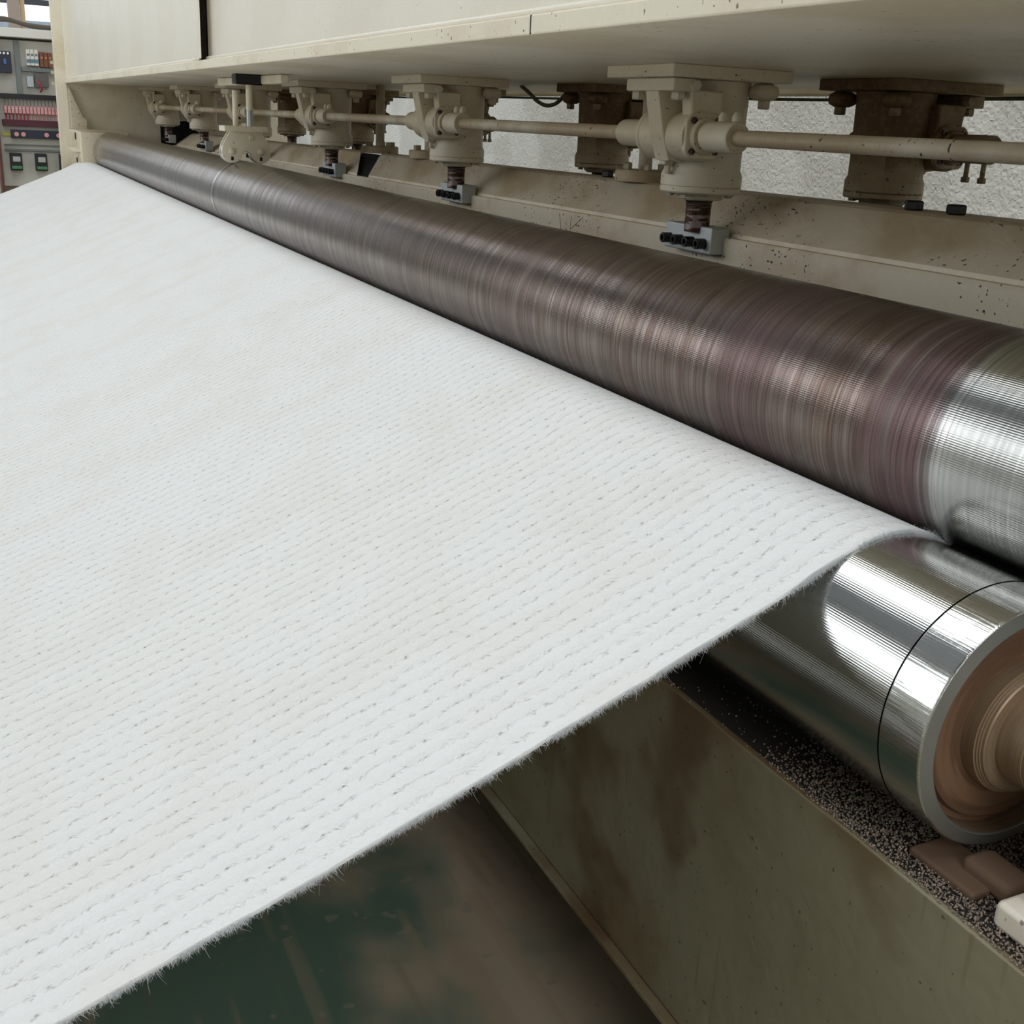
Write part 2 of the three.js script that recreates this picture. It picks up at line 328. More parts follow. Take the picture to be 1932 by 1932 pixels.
{
  const r = base('lower_roller', [0, RY, 0]);
  tag(r, 'polished steel roller carrying the white cloth, its near end in view', 'roller');
  const xs = []; for (let x = -10.45; x < -0.832; x += 0.15) xs.push(x); xs.push(-0.8315);
  part('shell', tube(RR, xs, 128), M_lower, r);
  part('end_band', [lathe([[0.1485, -0.8305], [RR - 0.0003, -0.8295], [RR, -0.828], [RR, -0.772], [0.1485, -0.7695], [0.1475, -0.769]], 'x', 160)], M_band, r, 'bright smooth band at the roller end');
  part('rim_face', lathe([[0.1475, -0.769], [0.1325, -0.7655], [0.1312, -0.766], [0.1306, -0.768]], 'x', 160), std({ color: 0x8f8f88, metalness: 0.8, roughness: 0.5 }), r);
  part('seam', lathe([[0.1465, -0.834], [0.1465, -0.828]], 'x', 96), M.dark, r);
  part('end_disc', lathe([[0.1306, -0.79], [0.121, -0.7895], [0.1185, -0.7825], [0.09, -0.7822], [0.07, -0.782]], 'x', 96), M_disc, r, 'brown turned end disc');
  part('recess_wall', lathe([[0.1306, -0.768], [0.1306, -0.792]], 'x', 120), M_shaft, r);
  part('end_disc', lathe([[0.15, -10.45], [0.14, -10.46], [0.001, -10.46]], 'x', 48), M.steel, r);
  part('hub', lathe([[0.079, -0.783], [0.079, -0.764], [0.077, -0.7635], [0.0768, -0.7615], [0.0755, -0.761], [0.0752, -0.759], [0.074, -0.7585], [0.0735, -0.7555], [0.0715, -0.754], [0.062, -0.7535], [0.056, -0.7535]].map(([a, x]) => [a * 0.985, x]), 'x', 96), M_shaft, r);
  part('journal', lathe([[0.057, -0.754], [0.057, -0.72], [0.0562, -0.719], [0.0562, -0.4], [0.0001, -0.4]], 'x', 64), M_shaft, r); part('journal', rod(0.05, -10.56, -10.46, 'x'), M_shaft, r);
}

// ---------------------------------------------------------------- white cloth
const CT = 0.0045, XC0 = -10.42, XC1 = -0.997;
const path = [];  // [z, y] of the upper face, from the nip over the roller and down towards the floor
for (let a = -37; a <= 24; a += 2) path.push([Math.sin(a * Math.PI / 180) * (RR + CT), RY + Math.cos(a * Math.PI / 180) * (RR + CT)]);
{
  const pts = [[0.118, 1.0865], [0.165, 1.0625], [0.224, 1.0355], [0.297, 1.0045], [0.361, 0.9765], [0.427, 0.949], [0.486, 0.9245], [0.55, 0.897], [0.606, 0.874], [0.661, 0.852], [0.738, 0.8195], [0.805, 0.7945], [0.864, 0.7725], [0.914, 0.753], [0.966, 0.733], [1.01, 0.717], [1.2, 0.656], [1.5, 0.6], [1.9, 0.56], [2.4, 0.54], [2.9, 0.53]];
  const c = new THREE.CatmullRomCurve3([path[path.length - 2], path[path.length - 1], ...pts].map(([z, y]) => new THREE.Vector3(0, y, z)), false, 'centripetal');
  c.getPoints(220).slice(10).forEach((p) => { if (p.z > 0.075) path.push([p.z, p.y]); });
}
const TILE = 0.6;
const clothTex = (() => { // 20 rows of stitches across, 27 along
  const W = 2048, H = 2048, rows = 20, st = 27, hgt = new Float32Array(W * H), pit = new Float32Array(W * H), lum = new Float32Array(W * H);
  for (let y = 0; y < H; y++) for (let x = 0; x < W; x++) {
    const u = x / W, v = y / H, q = u * rows + 0.06 * (vn(u * 20, v * 20, 20, 20) - 0.5), f = q - Math.floor(q);
    hgt[y * W + x] = 0.4 + (0.1 + 0.24 * vn(u * 40, v * 12, 40, 12)) * Math.pow(Math.sin(f * Math.PI), 1.2) + 0.16 * fbm(u, v, 120, 2) + 0.06 * fbm(u, v, 12, 2);
  }
  const blob = (cx, cy, rx, ry, ang, fn) => {
    const m = Math.ceil(Math.max(rx, ry) * 2.2), c = Math.cos(ang), s = Math.sin(ang);
    for (let j = -m; j <= m; j++) for (let i = -m; i <= m; i++) {
      const a = (i * c + j * s) / rx, b = (-i * s + j * c) / ry, w = Math.exp(-(a * a + b * b));
      if (w > 0.02) fn((((Math.round(cy) + j) % H + H) % H) * W + ((Math.round(cx) + i) % W + W) % W, w);
    }
  };
  for (let r = 0; r < rows; r++) for (let s = 0; s < st; s++) {
    const cx = (r + R2(-0.09, 0.09)) / rows * W, cy = (s + R2(-0.22, 0.22) + (r % 2) * 0.5) / st * H, k = R2(0.35, 1);
    blob(cx, cy, 7, 10, R2(-0.4, 0.4), (i, w) => { hgt[i] -= 0.3 * k * w; });
    if (rnd() < 0.75) blob(cx + R2(-3, 3), cy + R2(-5, 5), R2(2.4, 4), R2(4, 7.5), R2(-0.8, 0.8), (i, w) => { pit[i] = Math.max(pit[i], w * k * k); });
    for (let n = 0; n < 5; n++) blob(cx + R2(-13, 13), cy + R2(-30, 30), 2.6, R2(7, 16), R2(-1.1, 1.1), (i, w) => { hgt[i] += 0.2 * w; lum[i] = Math.max(lum[i], w * 0.9); });
  }
  for (let n = 0; n < 5000; n++) { const up = R2(-1, 1); blob(rnd() * W, rnd() * H, 1.2, R2(6, 16), rnd() * 3.1, (i, w) => { hgt[i] += up * 0.05 * w; }); }
  const map = tex(W, H, (u, v, x, y) => {
    const i = y * W + x, st2 = sstep(fbm(u, v, 5, 3), 0.5, 0.75);
    let k = mix([233, 235, 233], [231, 229, 224], st2 * 0.6);
    k = mix(k, [128, 112, 88], Math.min(0.85, pit[i] * 0.9)); return mix(k, [250, 250, 247], lum[i] * 0.7);
  });
  const bump = tex(W, H, (u, v, x, y) => hgt[y * W + x], false);
  return { map, bump };
})();
const M_cloth = std({ map: clothTex.map, bumpMap: clothTex.bump, bumpScale: 0.006, vertexColors: true, roughness: 0.95 });
{
  const nz = path.length, len = [0];
  for (let i = 1; i < nz; i++) len.push(len[i - 1] + Math.hypot(path[i][0] - path[i - 1][0], path[i][1] - path[i - 1][1]));
  const xs = []; for (let i = 0; i <= 320; i++) xs.push(XC1 + (XC0 - XC1) * Math.pow(i / 320, 1.7));
  const pos = [], uv = [], col = [], idx = [];
  const wav = (x, z) => sstep(z, 0.12, 0.5) * (0.004 * Math.sin(x * 2.3 + z * 1.1) + 0.003 * Math.sin(x * 5.1 + 1)) * sstep(-x, 0.997, 1.6);
  const edge = (z) => 0.0025 * (vn(z * 40 + 9, 4.4, 255, 255) - 0.5);
  for (const side of [0, 1]) for (let i = 0; i < xs.length; i++) for (let j = 0; j < nz; j++) {
    const a = path[Math.max(0, j - 1)], b = path[Math.min(nz - 1, j + 1)], d = Math.hypot(b[0] - a[0], b[1] - a[1]), nzv = -(b[1] - a[1]) / d, nyv = (b[0] - a[0]) / d;
    const t = side ? CT : 0, x = xs[i] + (i === 0 ? edge(path[j][0]) : 0), z = path[j][0] - nzv * t, y = path[j][1] - nyv * t + wav(x, path[j][0]);
    pos.push(x, y, z); uv.push(x / TILE, len[j] / TILE);
    const s = sstep(fbm(((x * 0.23) % 1 + 1) % 1, 0.3 + path[j][0] * 0.02, 16, 3), 0.45, 0.7) * 0.8, q = mix([1, 1, 1], [0.99, 0.975, 0.955], s); col.push(...q);
  }
  const N = xs.length * nz, q = (a, b, c, d) => idx.push(a, b, c, b, d, c);
  for (let i = 0; i < xs.length - 1; i++) for (let j = 0; j < nz - 1; j++) { const a = i * nz + j; q(a, a + 1, a + nz, a + nz + 1); q(N + a, N + a + nz, N + a + 1, N + a + nz + 1); }
  const g = new THREE.BufferGeometry();
  g.setAttribute('position', new THREE.Float32BufferAttribute(pos, 3)); g.setAttribute('uv', new THREE.Float32BufferAttribute(uv, 2)); g.setAttribute('color', new THREE.Float32BufferAttribute(col, 3));
  for (let j = 0; j < nz - 1; j++) { q(j, N + j, j + 1, N + j + 1); const a = (xs.length - 1) * nz + j; q(a, a + 1, N + a, N + a + 1); }
  g.setIndex(idx); g.computeVertexNormals();
  const cl = part('stitched_cloth', g, M_cloth, scene);
  tag(cl, 'wide white quilted cloth with rows of stitches running out of the rollers', 'cloth');
  // frayed fibres along the cut edge
  const fp = [], fi = [];
  const tri = (x, y, z, dir, L, w, bend) => {
    const o = fp.length / 3, side = new THREE.Vector3(R2(-1, 1), R2(-1, 1), R2(-1, 1)).cross(dir).normalize(), up = dir.clone().cross(side);
    for (let s = 0; s <= 3; s++) {
      const t = s / 3, c = new THREE.Vector3(x, y, z).addScaledVector(dir, L * t).addScaledVector(bend, L * t * t), r = w * (1 - t * 0.7);
      for (let k = 0; k < 3; k++) { const a = k * 2.094; fp.push(c.x + (side.x * Math.cos(a) + up.x * Math.sin(a)) * r, c.y + (side.y * Math.cos(a) + up.y * Math.sin(a)) * r, c.z + (side.z * Math.cos(a) + up.z * Math.sin(a)) * r); }
    }
    for (let s = 0; s < 3; s++) for (let k = 0; k < 3; k++) { const a = o + s * 3 + k, b = o + s * 3 + (k + 1) % 3; fi.push(a, b, a + 3, b, b + 3, a + 3); }
  };
  for (let n = 0; n < 24000; n++) {
    const j = Math.floor(rnd() * (nz - 1)), f = rnd(), z = path[j][0] + (path[j + 1][0] - path[j][0]) * f, y = path[j][1] + (path[j + 1][1] - path[j][1]) * f;
    if (z < -0.07 || z > 1.25) continue;
    const dens = vn(z * 55 + 20, 2.2, 255, 255); if (z > 0.06 && rnd() > sstep(dens, 0.2, 0.75) + 0.25) continue;
    const under = rnd(), d = new THREE.Vector3(R2(0.1, 1), R2(-1.1, z < 0.06 ? 0.7 : 0.05), R2(-0.7, 0.7)).normalize();
    tri(XC1 + R2(-0.002, 0.001), y - CT * (0.3 + 0.75 * under), z, d, R2(0.002, 0.0065) * (z < 0.03 ? 1.3 : rnd() < 0.02 ? 2 : 1), R2(0.00014, 0.0003), new THREE.Vector3(R2(-0.9, 0.4), R2(-0.9, 0.6), R2(-0.9, 0.9)));
  }
  const fg = new THREE.BufferGeometry(); fg.setAttribute('position', new THREE.Float32BufferAttribute(fp, 3)); fg.setIndex(fi); fg.computeVertexNormals();
  const fr = part('frayed_edge', fg, std({ color: 0xe4e6e6, roughness: 1 }), cl, 'frayed grey-white fibres along the cut edge'); fr.userData.kind = 'stuff';
}

// ---------------------------------------------------------------- press plate under the jacks
{
  const b = base('press_plate', [-2.7, 0, 0]); b.rotation.z = 0.0075;
  tag(b, 'long worn cream press plate clamped under the front row of jacks', 'press plate');
  const L = XI + 2.7 + 0.25, Rr = 3.3;
  const prof = (pts, x0, x1) => { const g = extr(pts.map(([z, y]) => [-z, y]), x1 - x0, 0.001); g.rotateY(Math.PI / 2); g.translate(x0, 0, 0); return metric(g); };
  part('lower_bar', [prof([[-0.782, 1.14], [-0.782, 1.312], [-0.788, 1.32], [-0.812, 1.32], [-0.83, 1.14]], L, Rr)], M.bar, b);
  const pan = [[-0.806, 1.31], [-0.81, 1.33], [-0.925, 1.405], [-0.945, 1.418], [-0.965, 1.424], [-1.08, 1.424], [-1.08, 1.41], [-0.968, 1.41], [-0.95, 1.405], [-0.82, 1.31]];
  const cut = (g, x0, k) => { const p = g.attributes.position; for (let i = 0; i < p.count; i++) if (Math.abs(p.getX(i) - x0) < 0.01) p.setX(i, p.getX(i) - Math.max(0, -0.81 - p.getZ(i)) * k); return g; };
  part('sloping_panel', cut(prof(pan, -2.8, Rr), -2.8, 1.7), M.bar, b);
  part('sloping_panel', cut(prof(pan, L, -2.98), -2.98, 2.67), M.bar, b);
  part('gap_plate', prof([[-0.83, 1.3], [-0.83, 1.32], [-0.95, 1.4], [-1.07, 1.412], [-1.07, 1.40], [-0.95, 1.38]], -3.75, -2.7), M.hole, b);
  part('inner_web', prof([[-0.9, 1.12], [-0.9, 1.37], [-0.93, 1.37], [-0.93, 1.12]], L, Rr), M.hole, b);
  const tub = (a, c) => new THREE.TubeGeometry(new THREE.LineCurve3(new THREE.Vector3(...a), new THREE.Vector3(...c)), 1, 0.0008, 6);
  const pen = [[[-0.736, 1.311], [-0.719, 1.261]], [[-0.651, 1.309], [-0.656, 1.265]], [[-0.656, 1.265], [-0.582, 1.306]]];
  for (const [a, c] of pen) part('pen_stroke', tub([...a, -0.7818], [...c, -0.7818]), M.black, b);
  for (const [x, z] of [[0.62, -1.0], [0.75, -1.0], [-0.85, -1.02]]) part('bolt', at(hex(0.022, 0.022), x, 1.424, z), M.black, b);
}

// ---------------------------------------------------------------- screw jacks
function makeJack(mat, rear) {
  const t = base('screw_jack');
  part('mounting_plate', box(-0.155, 0.16, -0.029, 0, -0.135, 0.214, 0.003), mat, t);
  part('bracket', [box(-0.096, 0.126, -0.060, -0.03, 0.12, 0.189, 0.004),
    metric(extr([[-0.182, -0.055], [-0.06, -0.055], [-0.06, -0.21], [-0.1, -0.226], [-0.136, -0.222], [-0.158, -0.16]], 0.062, 0.002).rotateY(Math.PI / 2).translate(-0.015, 0, 0)),
    metric(extr([[-0.135, -0.055], [-0.04, -0.055], [-0.04, -0.13], [-0.125, -0.13]], 0.045, 0.004).rotateY(Math.PI / 2).translate(0.077, 0, 0))], mat, t);
  for (const [x, z] of [[-0.068, 0.168], [0.1, 0.158]]) part('bolt', at(hex(0.0175, 0.02), x, -0.08, z), mat, t);
  part('bolt', at(hex(0.014, 0.024, 'x'), 0.115, -0.045, 0.13), mat, t); part('bolt', at(hex(0.014, 0.02, 'x'), -0.12, -0.045, 0.16), mat, t);
  part('body', metric(lathe([[0.06, -0.03], [0.104, -0.03], [0.101, -0.06], [0.098, -0.2], [0.098, -0.243], [0.1035, -0.254], [0.1045, -0.258], [0.1045, -0.282], [0.1025, -0.284], [0.1045, -0.286], [0.1045, -0.297], [0.101, -0.301], [0.04, -0.301]], 'y', 56)), mat, t);
  part('ear', box(0.07, 0.135, -0.07, -0.03, -0.125, -0.06, 0.02), mat, t); part('ear', box(-0.135, -0.07, -0.07, -0.03, -0.125, -0.06, 0.02), mat, t);
  for (const x of [-0.105, 0.105]) { part('bolt', at(hex(0.016, 0.022), x, -0.09, -0.095), mat, t); }
  part('gear_housing', metric(lathe([[0.03, -0.1], [0.056, -0.1], [0.0605, -0.096], [0.0605, -0.082], [0.058, -0.081], [0.0605, -0.079], [0.0605, 0.12], [0.059, 0.124], [0.03, 0.124]], 'x', 48)).translate(0, -0.161, 0.092), mat, t);
  { // rounded square flange with four socket screws on the shaft side
    const s = new THREE.Shape(); const w = 0.052, q = 0.026;
    s.moveTo(-w + q, -w); s.lineTo(w - q, -w); s.absarc(w - q, -w + q, q, -Math.PI / 2, 0); s.lineTo(w, w - q); s.absarc(w - q, w - q, q, 0, Math.PI / 2); s.lineTo(-w + q, w); s.absarc(-w + q, w - q, q, Math.PI / 2, Math.PI); s.lineTo(-w, -w + q); s.absarc(-w + q, -w + q, q, Math.PI, Math.PI * 1.5);
    const g = new THREE.ExtrudeGeometry(s, { depth: 0.01, bevelEnabled: true, bevelSize: 0.002, bevelThickness: 0.002, bevelSegments: 1, curveSegments: 8 });
    g.rotateY(Math.PI / 2); g.translate(0.12, -0.161, 0.092);
    const f = part('flange', metric(g), mat, t);
    for (const a of [-1, 1]) for (const b of [-1, 1]) {
      const sc = part('socket_screw', at(lathe([[0.0085, 0], [0.0085, 0.006], [0.0055, 0.006], [0.005, 0.003], [0.001, 0.003]], 'x', 14), 0.13, -0.161 + a * 0.036, 0.092 + b * 0.034), M.rusty, f);
    }
  }
  part('hub', metric(lathe([[0.044, 0.13], [0.044, 0.14], [0.04, 0.146], [0.03, 0.146], [0.026, 0.16]], 'x', 36)).translate(0, -0.161, 0.092), mat, t);
  part('coupling', [metric(lathe([[0.02, 0.15], [0.033, 0.153], [0.0355, 0.157], [0.0355, 0.268], [0.0335, 0.271], [0.018, 0.271]], 'x', 36)).translate(0, -0.161, 0.092)], mat, t);
  part('coupling', [metric(lathe([[0.018, -0.25], [0.029, -0.25], [0.034, -0.243], [0.036, -0.1]], 'x', 36)).translate(0, -0.161, 0.092)], mat, t);
  for (const x of [0.195, 0.25]) {
    if (rear) part('grub_screw', [at(rod(0.0065, 0, 0.04, 'y', 10), x, -0.23, 0.092), at(hex(0.011, 0.014), x, -0.244, 0.092)], mat, t);
    else part('grub_screw', lathe([[0.007, 0], [0.012, 0.006], [0.012, 0.018], [0.006, 0.028], [0.0001, 0.029]], 'y', 12).translate(x, -0.131, 0.085), mat, t);
  }
  part('grease_nipple', [box(-0.01, 0.02, -0.235, -0.215, 0.1, 0.128, 0.006), at(hex(0.009, 0.024), 0.012, -0.255, 0.112)], mat, t);
  part('lower_nut', metric(lathe([[0.03, -0.318], [0.056, -0.318], [0.06, -0.314], [0.06, -0.3]], 'y', 36)), mat, t);
  for (let k = 0; k < 8; k++) { const a = k * Math.PI / 4 + 0.3; part('bolt', at(hex(0.011, 0.009), Math.cos(a) * 0.08, -0.31, Math.sin(a) * 0.08), mat, t); }
  part('screw_spindle', lathe([[0.033, -0.4], [0.033, -0.335], [0.035, -0.332], [0.033, -0.328], [0.036, -0.322], [0.034, -0.316], [0.034, -0.3]], 'y', 28), M.rusty, t, 'rusty screw spindle');
  if (!rear) {
    const bl = part('clamp_block', box(-0.136, 0.084, -0.452, -0.384, -0.05, 0.009, 0.004), M.steelBlock, t, 'grey steel clamp block with four black screws');
    for (const x of [-0.108, -0.054, 0.0, 0.054]) part('socket_screw', [at(lathe([[0.0135, 0], [0.0135, 0.026], [0.012, 0.028], [0.0075, 0.028], [0.007, 0.014], [0.001, 0.014]], 'z', 16), x, -0.426, 0.008)], M.black, bl);
  }
  if (rear) t.traverse((o) => {   // the rear row is the mirror image of the front row
    if (!o.isMesh) return;
    let g = o.geometry = o.geometry.index ? o.geometry.toNonIndexed() : o.geometry; g.scale(1, 1, -1);
    for (const k of Object.keys(g.attributes)) { const a = g.attributes[k], n = a.itemSize; for (let i = 0; i < a.count; i += 3) for (let c = 0; c < n; c++) { const v = a.array[(i + 1) * n + c]; a.array[(i + 1) * n + c] = a.array[(i + 2) * n + c]; a.array[(i + 2) * n + c] = v; } }
  });
  return t;
}
const JX = [-2.603, -4.268, -5.93, -7.6, -9.27, -10.9];
{
  const desc = ['nearest of the front row of cream screw jacks, pressing the largest clamp block', 'second cream front screw jack from the right, left of the rear jack in shadow', 'third cream front screw jack from the right, right of the wheel carrier', 'cream front screw jack directly behind the wheel carrier', 'cream front screw jack just left of the wheel carrier, second from the far end', 'last cream front screw jack, against the far end plate'];
  const first = makeJack(M.cast, false);
  JX.forEach((x, i) => {
    const t = i ? first.clone() : first; if (i) { t.name = numbered('screw_jack'); scene.add(t); }
    t.position.set(x, YB, -0.752); tag(t, desc[i], 'screw jack', 'front row of screw jacks');
  });
  const dr = ['shadowed brown screw jack of the rear row at the right, behind the near shaft', 'shadowed rear screw jack seen between the two nearest front jacks', 'shadowed rear screw jack half hidden behind the third front jack', 'shadowed rear screw jack seen right of the wheel carrier', 'shadowed rear screw jack hidden behind the wheel carrier', 'farthest shadowed rear screw jack near the end plate'];
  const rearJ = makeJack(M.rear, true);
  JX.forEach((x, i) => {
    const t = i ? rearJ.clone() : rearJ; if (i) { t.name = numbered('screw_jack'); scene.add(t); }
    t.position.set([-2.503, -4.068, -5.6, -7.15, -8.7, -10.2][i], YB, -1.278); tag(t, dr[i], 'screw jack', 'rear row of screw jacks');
  });
}
{
  const SY = YB - 0.161, SZ = -0.66;
  const lab = ['nearest speckled cream drive shaft leaving the picture at the right', 'cream drive shaft between the two nearest front jacks', 'cream drive shaft between the second and third front jacks', 'cream drive shaft passing behind the wheel carrier', 'short-looking cream drive shaft left of the wheel carrier', 'farthest cream drive shaft next to the end plate'];
  const ends = [[-2.603 + 0.26, 0.6]]; for (let i = 0; i < 5; i++) ends.push([JX[i + 1] + 0.26, JX[i] - 0.245]);
  ends.forEach(([a, b], i) => { const s = base('drive_shaft', [0, SY, SZ]); tag(s, lab[i], 'shaft', 'front drive shafts'); part('bar', metric(rod(0.0185, a, b, 'x', 28)), M.bar, s); });
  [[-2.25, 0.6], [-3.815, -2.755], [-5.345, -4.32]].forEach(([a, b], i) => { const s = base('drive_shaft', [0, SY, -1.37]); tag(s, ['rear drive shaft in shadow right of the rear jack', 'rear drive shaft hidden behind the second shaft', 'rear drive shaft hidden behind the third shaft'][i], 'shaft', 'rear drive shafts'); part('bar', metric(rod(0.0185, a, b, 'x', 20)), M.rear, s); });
}
// guide posts standing on the press plate behind the front jacks
[[-3.29, 1.42], [-5.2, 1.405], [-5.9, 1.40]].forEach(([x, y], i) => {
  const g = base('guide_post', [x, y, -1.0]);
  tag(g, ['nearest cream guide post with bolted foot behind the nearest jack', 'cream guide post with bolted foot behind the second jack', 'cream guide post with bolted foot behind the third jack'][i], 'guide post', 'guide posts on the press plate');
  part('foot', metric(lathe([[0.0001, 0.035], [0.09, 0.035], [0.095, 0.03], [0.095, 0]], 'y', 28)), M.worn, g);
  part('post', rod(0.022, 0.03, YB - y, 'y', 20), M.worn, g);
  for (const a of [0.4, 1.5, 2.6, 3.7, 4.8, 5.9]) part('bolt', at(hex(0.014, 0.022), Math.cos(a) * 0.065, 0.034, Math.sin(a) * 0.065), M.worn, g);
});
// ---------------------------------------------------------------- wheel carrier riding on the upper roller
{
  const X = -5.38, w = base('wheel_carrier', [X, 0, 0]);
  tag(w, 'cream twin wheel carrier hanging from the beam and riding on the upper roller', 'wheel carrier');
  const yc = 1.3985, z1 = -0.128, z2 = -0.2566, rw = 0.0465;
  const s = new THREE.Shape();
  const a = -z1, b = -z2; // shape x is -z
  s.moveTo(a - 0.002, yc + 0.095); s.bezierCurveTo(a - 0.02, yc + 0.06, a - 0.044, yc + 0.04, a - 0.044, yc);
  s.absarc(a, yc, 0.044, Math.PI, Math.PI * 2 - 0.05); s.lineTo((a + b) / 2, yc + 0.008); s.lineTo(b - 0.044, yc - 0.002); s.absarc(b, yc, 0.044, Math.PI + 0.05, Math.PI * 2);
  s.bezierCurveTo(b + 0.044, yc + 0.04, b + 0.02, yc + 0.06, b + 0.002, yc + 0.095);
  for (const dx of [-0.05, 0]) { const g = new THREE.ExtrudeGeometry(s, { depth: 0.01, bevelEnabled: true, bevelSize: 0.001, bevelThickness: 0.001, bevelSegments: 1, curveSegments: 24 }); g.rotateY(Math.PI / 2); g.translate(dx, 0, 0); part('side_plate', metric(g), M.cast, w); }
  for (const z of [z1, z2]) {
    const wh = part('wheel', at(rod(rw, -0.038, -0.002, 'x', 40, 0.06), 0, yc, z), M.steel, w, 'bright steel support wheel');
    part('axle_cap', at(lathe([[0.015, 0.01], [0.015, 0.018], [0.009, 0.024], [0.0001, 0.026]], 'x', 20), 0, yc + 0.004, z), M.cast, wh);
    part('slot', at(box(0.010, 0.0125, -0.034, -0.018, -0.0055, 0.0055, 0.0005), 0, yc, z), M.hole, wh);
  }
  part('top_plate', box(-0.09, 0.03, yc + 0.088, yc + 0.112, z2 - 0.03, z1 + 0.035), M.cast, w);
  part('hanger_rod', rod(0.0125, yc + 0.1, 1.66, 'y').translate(-0.045, 0, -0.16), M.cast, w);
  part('hanger_rod', rod(0.0145, yc + 0.1, 1.70, 'y').translate(-0.01, 0, -0.215), M.cast, w);
  part('threaded_sleeve', rod(0.0155, yc + 0.07, yc + 0.18, 'y').translate(-0.01, 0, -0.215), M.steel, w, 'grey threaded sleeve');
  part('adjusting_nut', at(hex(0.014, 0.022), 0.005, yc + 0.055, -0.215), M.cast, w);
  part('clamp', box(-0.06, 0.02, 1.685, YB + 0.0, -0.27, -0.15, 0.006), M.black, w, 'black clamp on the cross tube');
}
tag(part('cross_tube', box(-6.3, -5.02, 1.69, 1.727, -0.3, -0.262, 0.006), M.cream, scene), 'short square cream tube fixed under the beam beside the black clamp', 'tube');
// rear tube and hose behind the machine
tag(part('square_tube', box(XI, 0.6, 1.712, 1.758, -1.72, -1.66, 0.006), M.cream, scene), 'pale square tube running behind the rear jacks under the beam', 'tube');
{
  const pts = []; for (let i = 0; i <= 40; i++) { const x = XI + (0.6 - XI) * i / 40; pts.push(new THREE.Vector3(x, 1.7035 - 0.003 * Math.sin(i), -1.7)); }
  tag(part('air_hose', new THREE.TubeGeometry(new THREE.CatmullRomCurve3(pts), 120, 0.0055, 8), std({ color: 0x4d5a3a, roughness: 0.5 }), scene), 'thin dark green hose stretched along the back of the machine', 'hose');
  const p2 = [[-4.66, 1.728, -1.2], [-4.58, 1.70, -1.2], [-4.5, 1.668, -1.2], [-4.42, 1.652, -1.2], [-4.34, 1.658, -1.2], [-4.28, 1.68, -1.2], [-4.245, 1.70, -1.2]].map((p) => new THREE.Vector3(...p));
  tag(part('cable', new THREE.TubeGeometry(new THREE.CatmullRomCurve3(p2), 40, 0.008, 8), std({ color: 0x6a6350, roughness: 0.6 }), scene), 'drooping grey cable loop left of the second rear jack', 'cable');
}

// ---------------------------------------------------------------- near bearing pedestal and debris on the ledge
{
  const p = base('bearing_pedestal', [-0.474, YLEDGE, 0.05]);
  tag(p, 'chipped white bearing pedestal on the ledge beside the roller end', 'pedestal');
  part('foot', box(-0.2075, 0.25, 0, 0.032, -0.16, 0.052, 0.007), M.chalk, p);
  part('step', box(-0.19, 0.2, 0.02, 0.06, -0.14, 0.03, 0.01), M.chalk, p);
  part('housing', [metric(lathe([[0.058, -0.08], [0.1, -0.08], [0.105, -0.07], [0.105, 0.07], [0.1, 0.08], [0.058, 0.08]], 'x', 40)).translate(0.05, RY - YLEDGE, -0.05), box(-0.02, 0.12, 0.04, 0.12, -0.13, 0.0, 0.01)], M.chalk, p);
  part('web', metric(extr([[-0.28, 0], [-0.18, 0.118], [0.0, 0.13], [0.0, 0]], 0.03, 0.006).translate(0, 0, -0.11)), M.chalk, p);
  part('bolt', at(hex(0.018, 0.02), 0.0, 0.06, 0.0), M.steel, p);
}
tag(part('clip_bracket', [box(-0.812, -0.715, YLEDGE - 0.002, YLEDGE + 0.011, 0.03, 0.094, 0.005), box(-0.762, -0.69, YLEDGE, YLEDGE + 0.026, 0.02, 0.068, 0.01)], std({ color: 0x6a5340, roughness: 0.8 }), scene), 'low dusty brown bracket on the ledge below the roller end', 'bracket');
{
  const im = new THREE.InstancedMesh(new THREE.IcosahedronGeometry(1, 0), std({ color: 0xa39282, roughness: 0.8 }), 30000);
  im.name = 'plastic_granules'; const m = new THREE.Matrix4(), q = new THREE.Quaternion(), c = new THREE.Color(); let n = 0;
  while (n < 30000) {
    const x = R2(-1.28, -0.25), z = -0.21 + 0.337 * rnd(), d = sstep(x, -1.1, -0.9) * 0.95 + 0.02; if (rnd() > d) continue;
    const s = R2(0.0007, 0.0015), layer = rnd() * rnd() * 0.006 * d;
    q.setFromEuler(new THREE.Euler(rnd() * 6, rnd() * 6, rnd() * 6));
    m.compose(new THREE.Vector3(x, YLEDGE + s * 0.6 + layer, z), q, new THREE.Vector3(s * R2(0.8, 1.6), s, s)); im.setMatrixAt(n, m);
    c.set(0xffffff).multiplyScalar(R2(0.35, 1)); im.setColorAt(n, c); n++;
  }
  im.castShadow = im.receiveShadow = true; scene.add(im); tag(im, 'brown granules scattered along the ledge under the roller', 'granules', null, 'stuff');
}

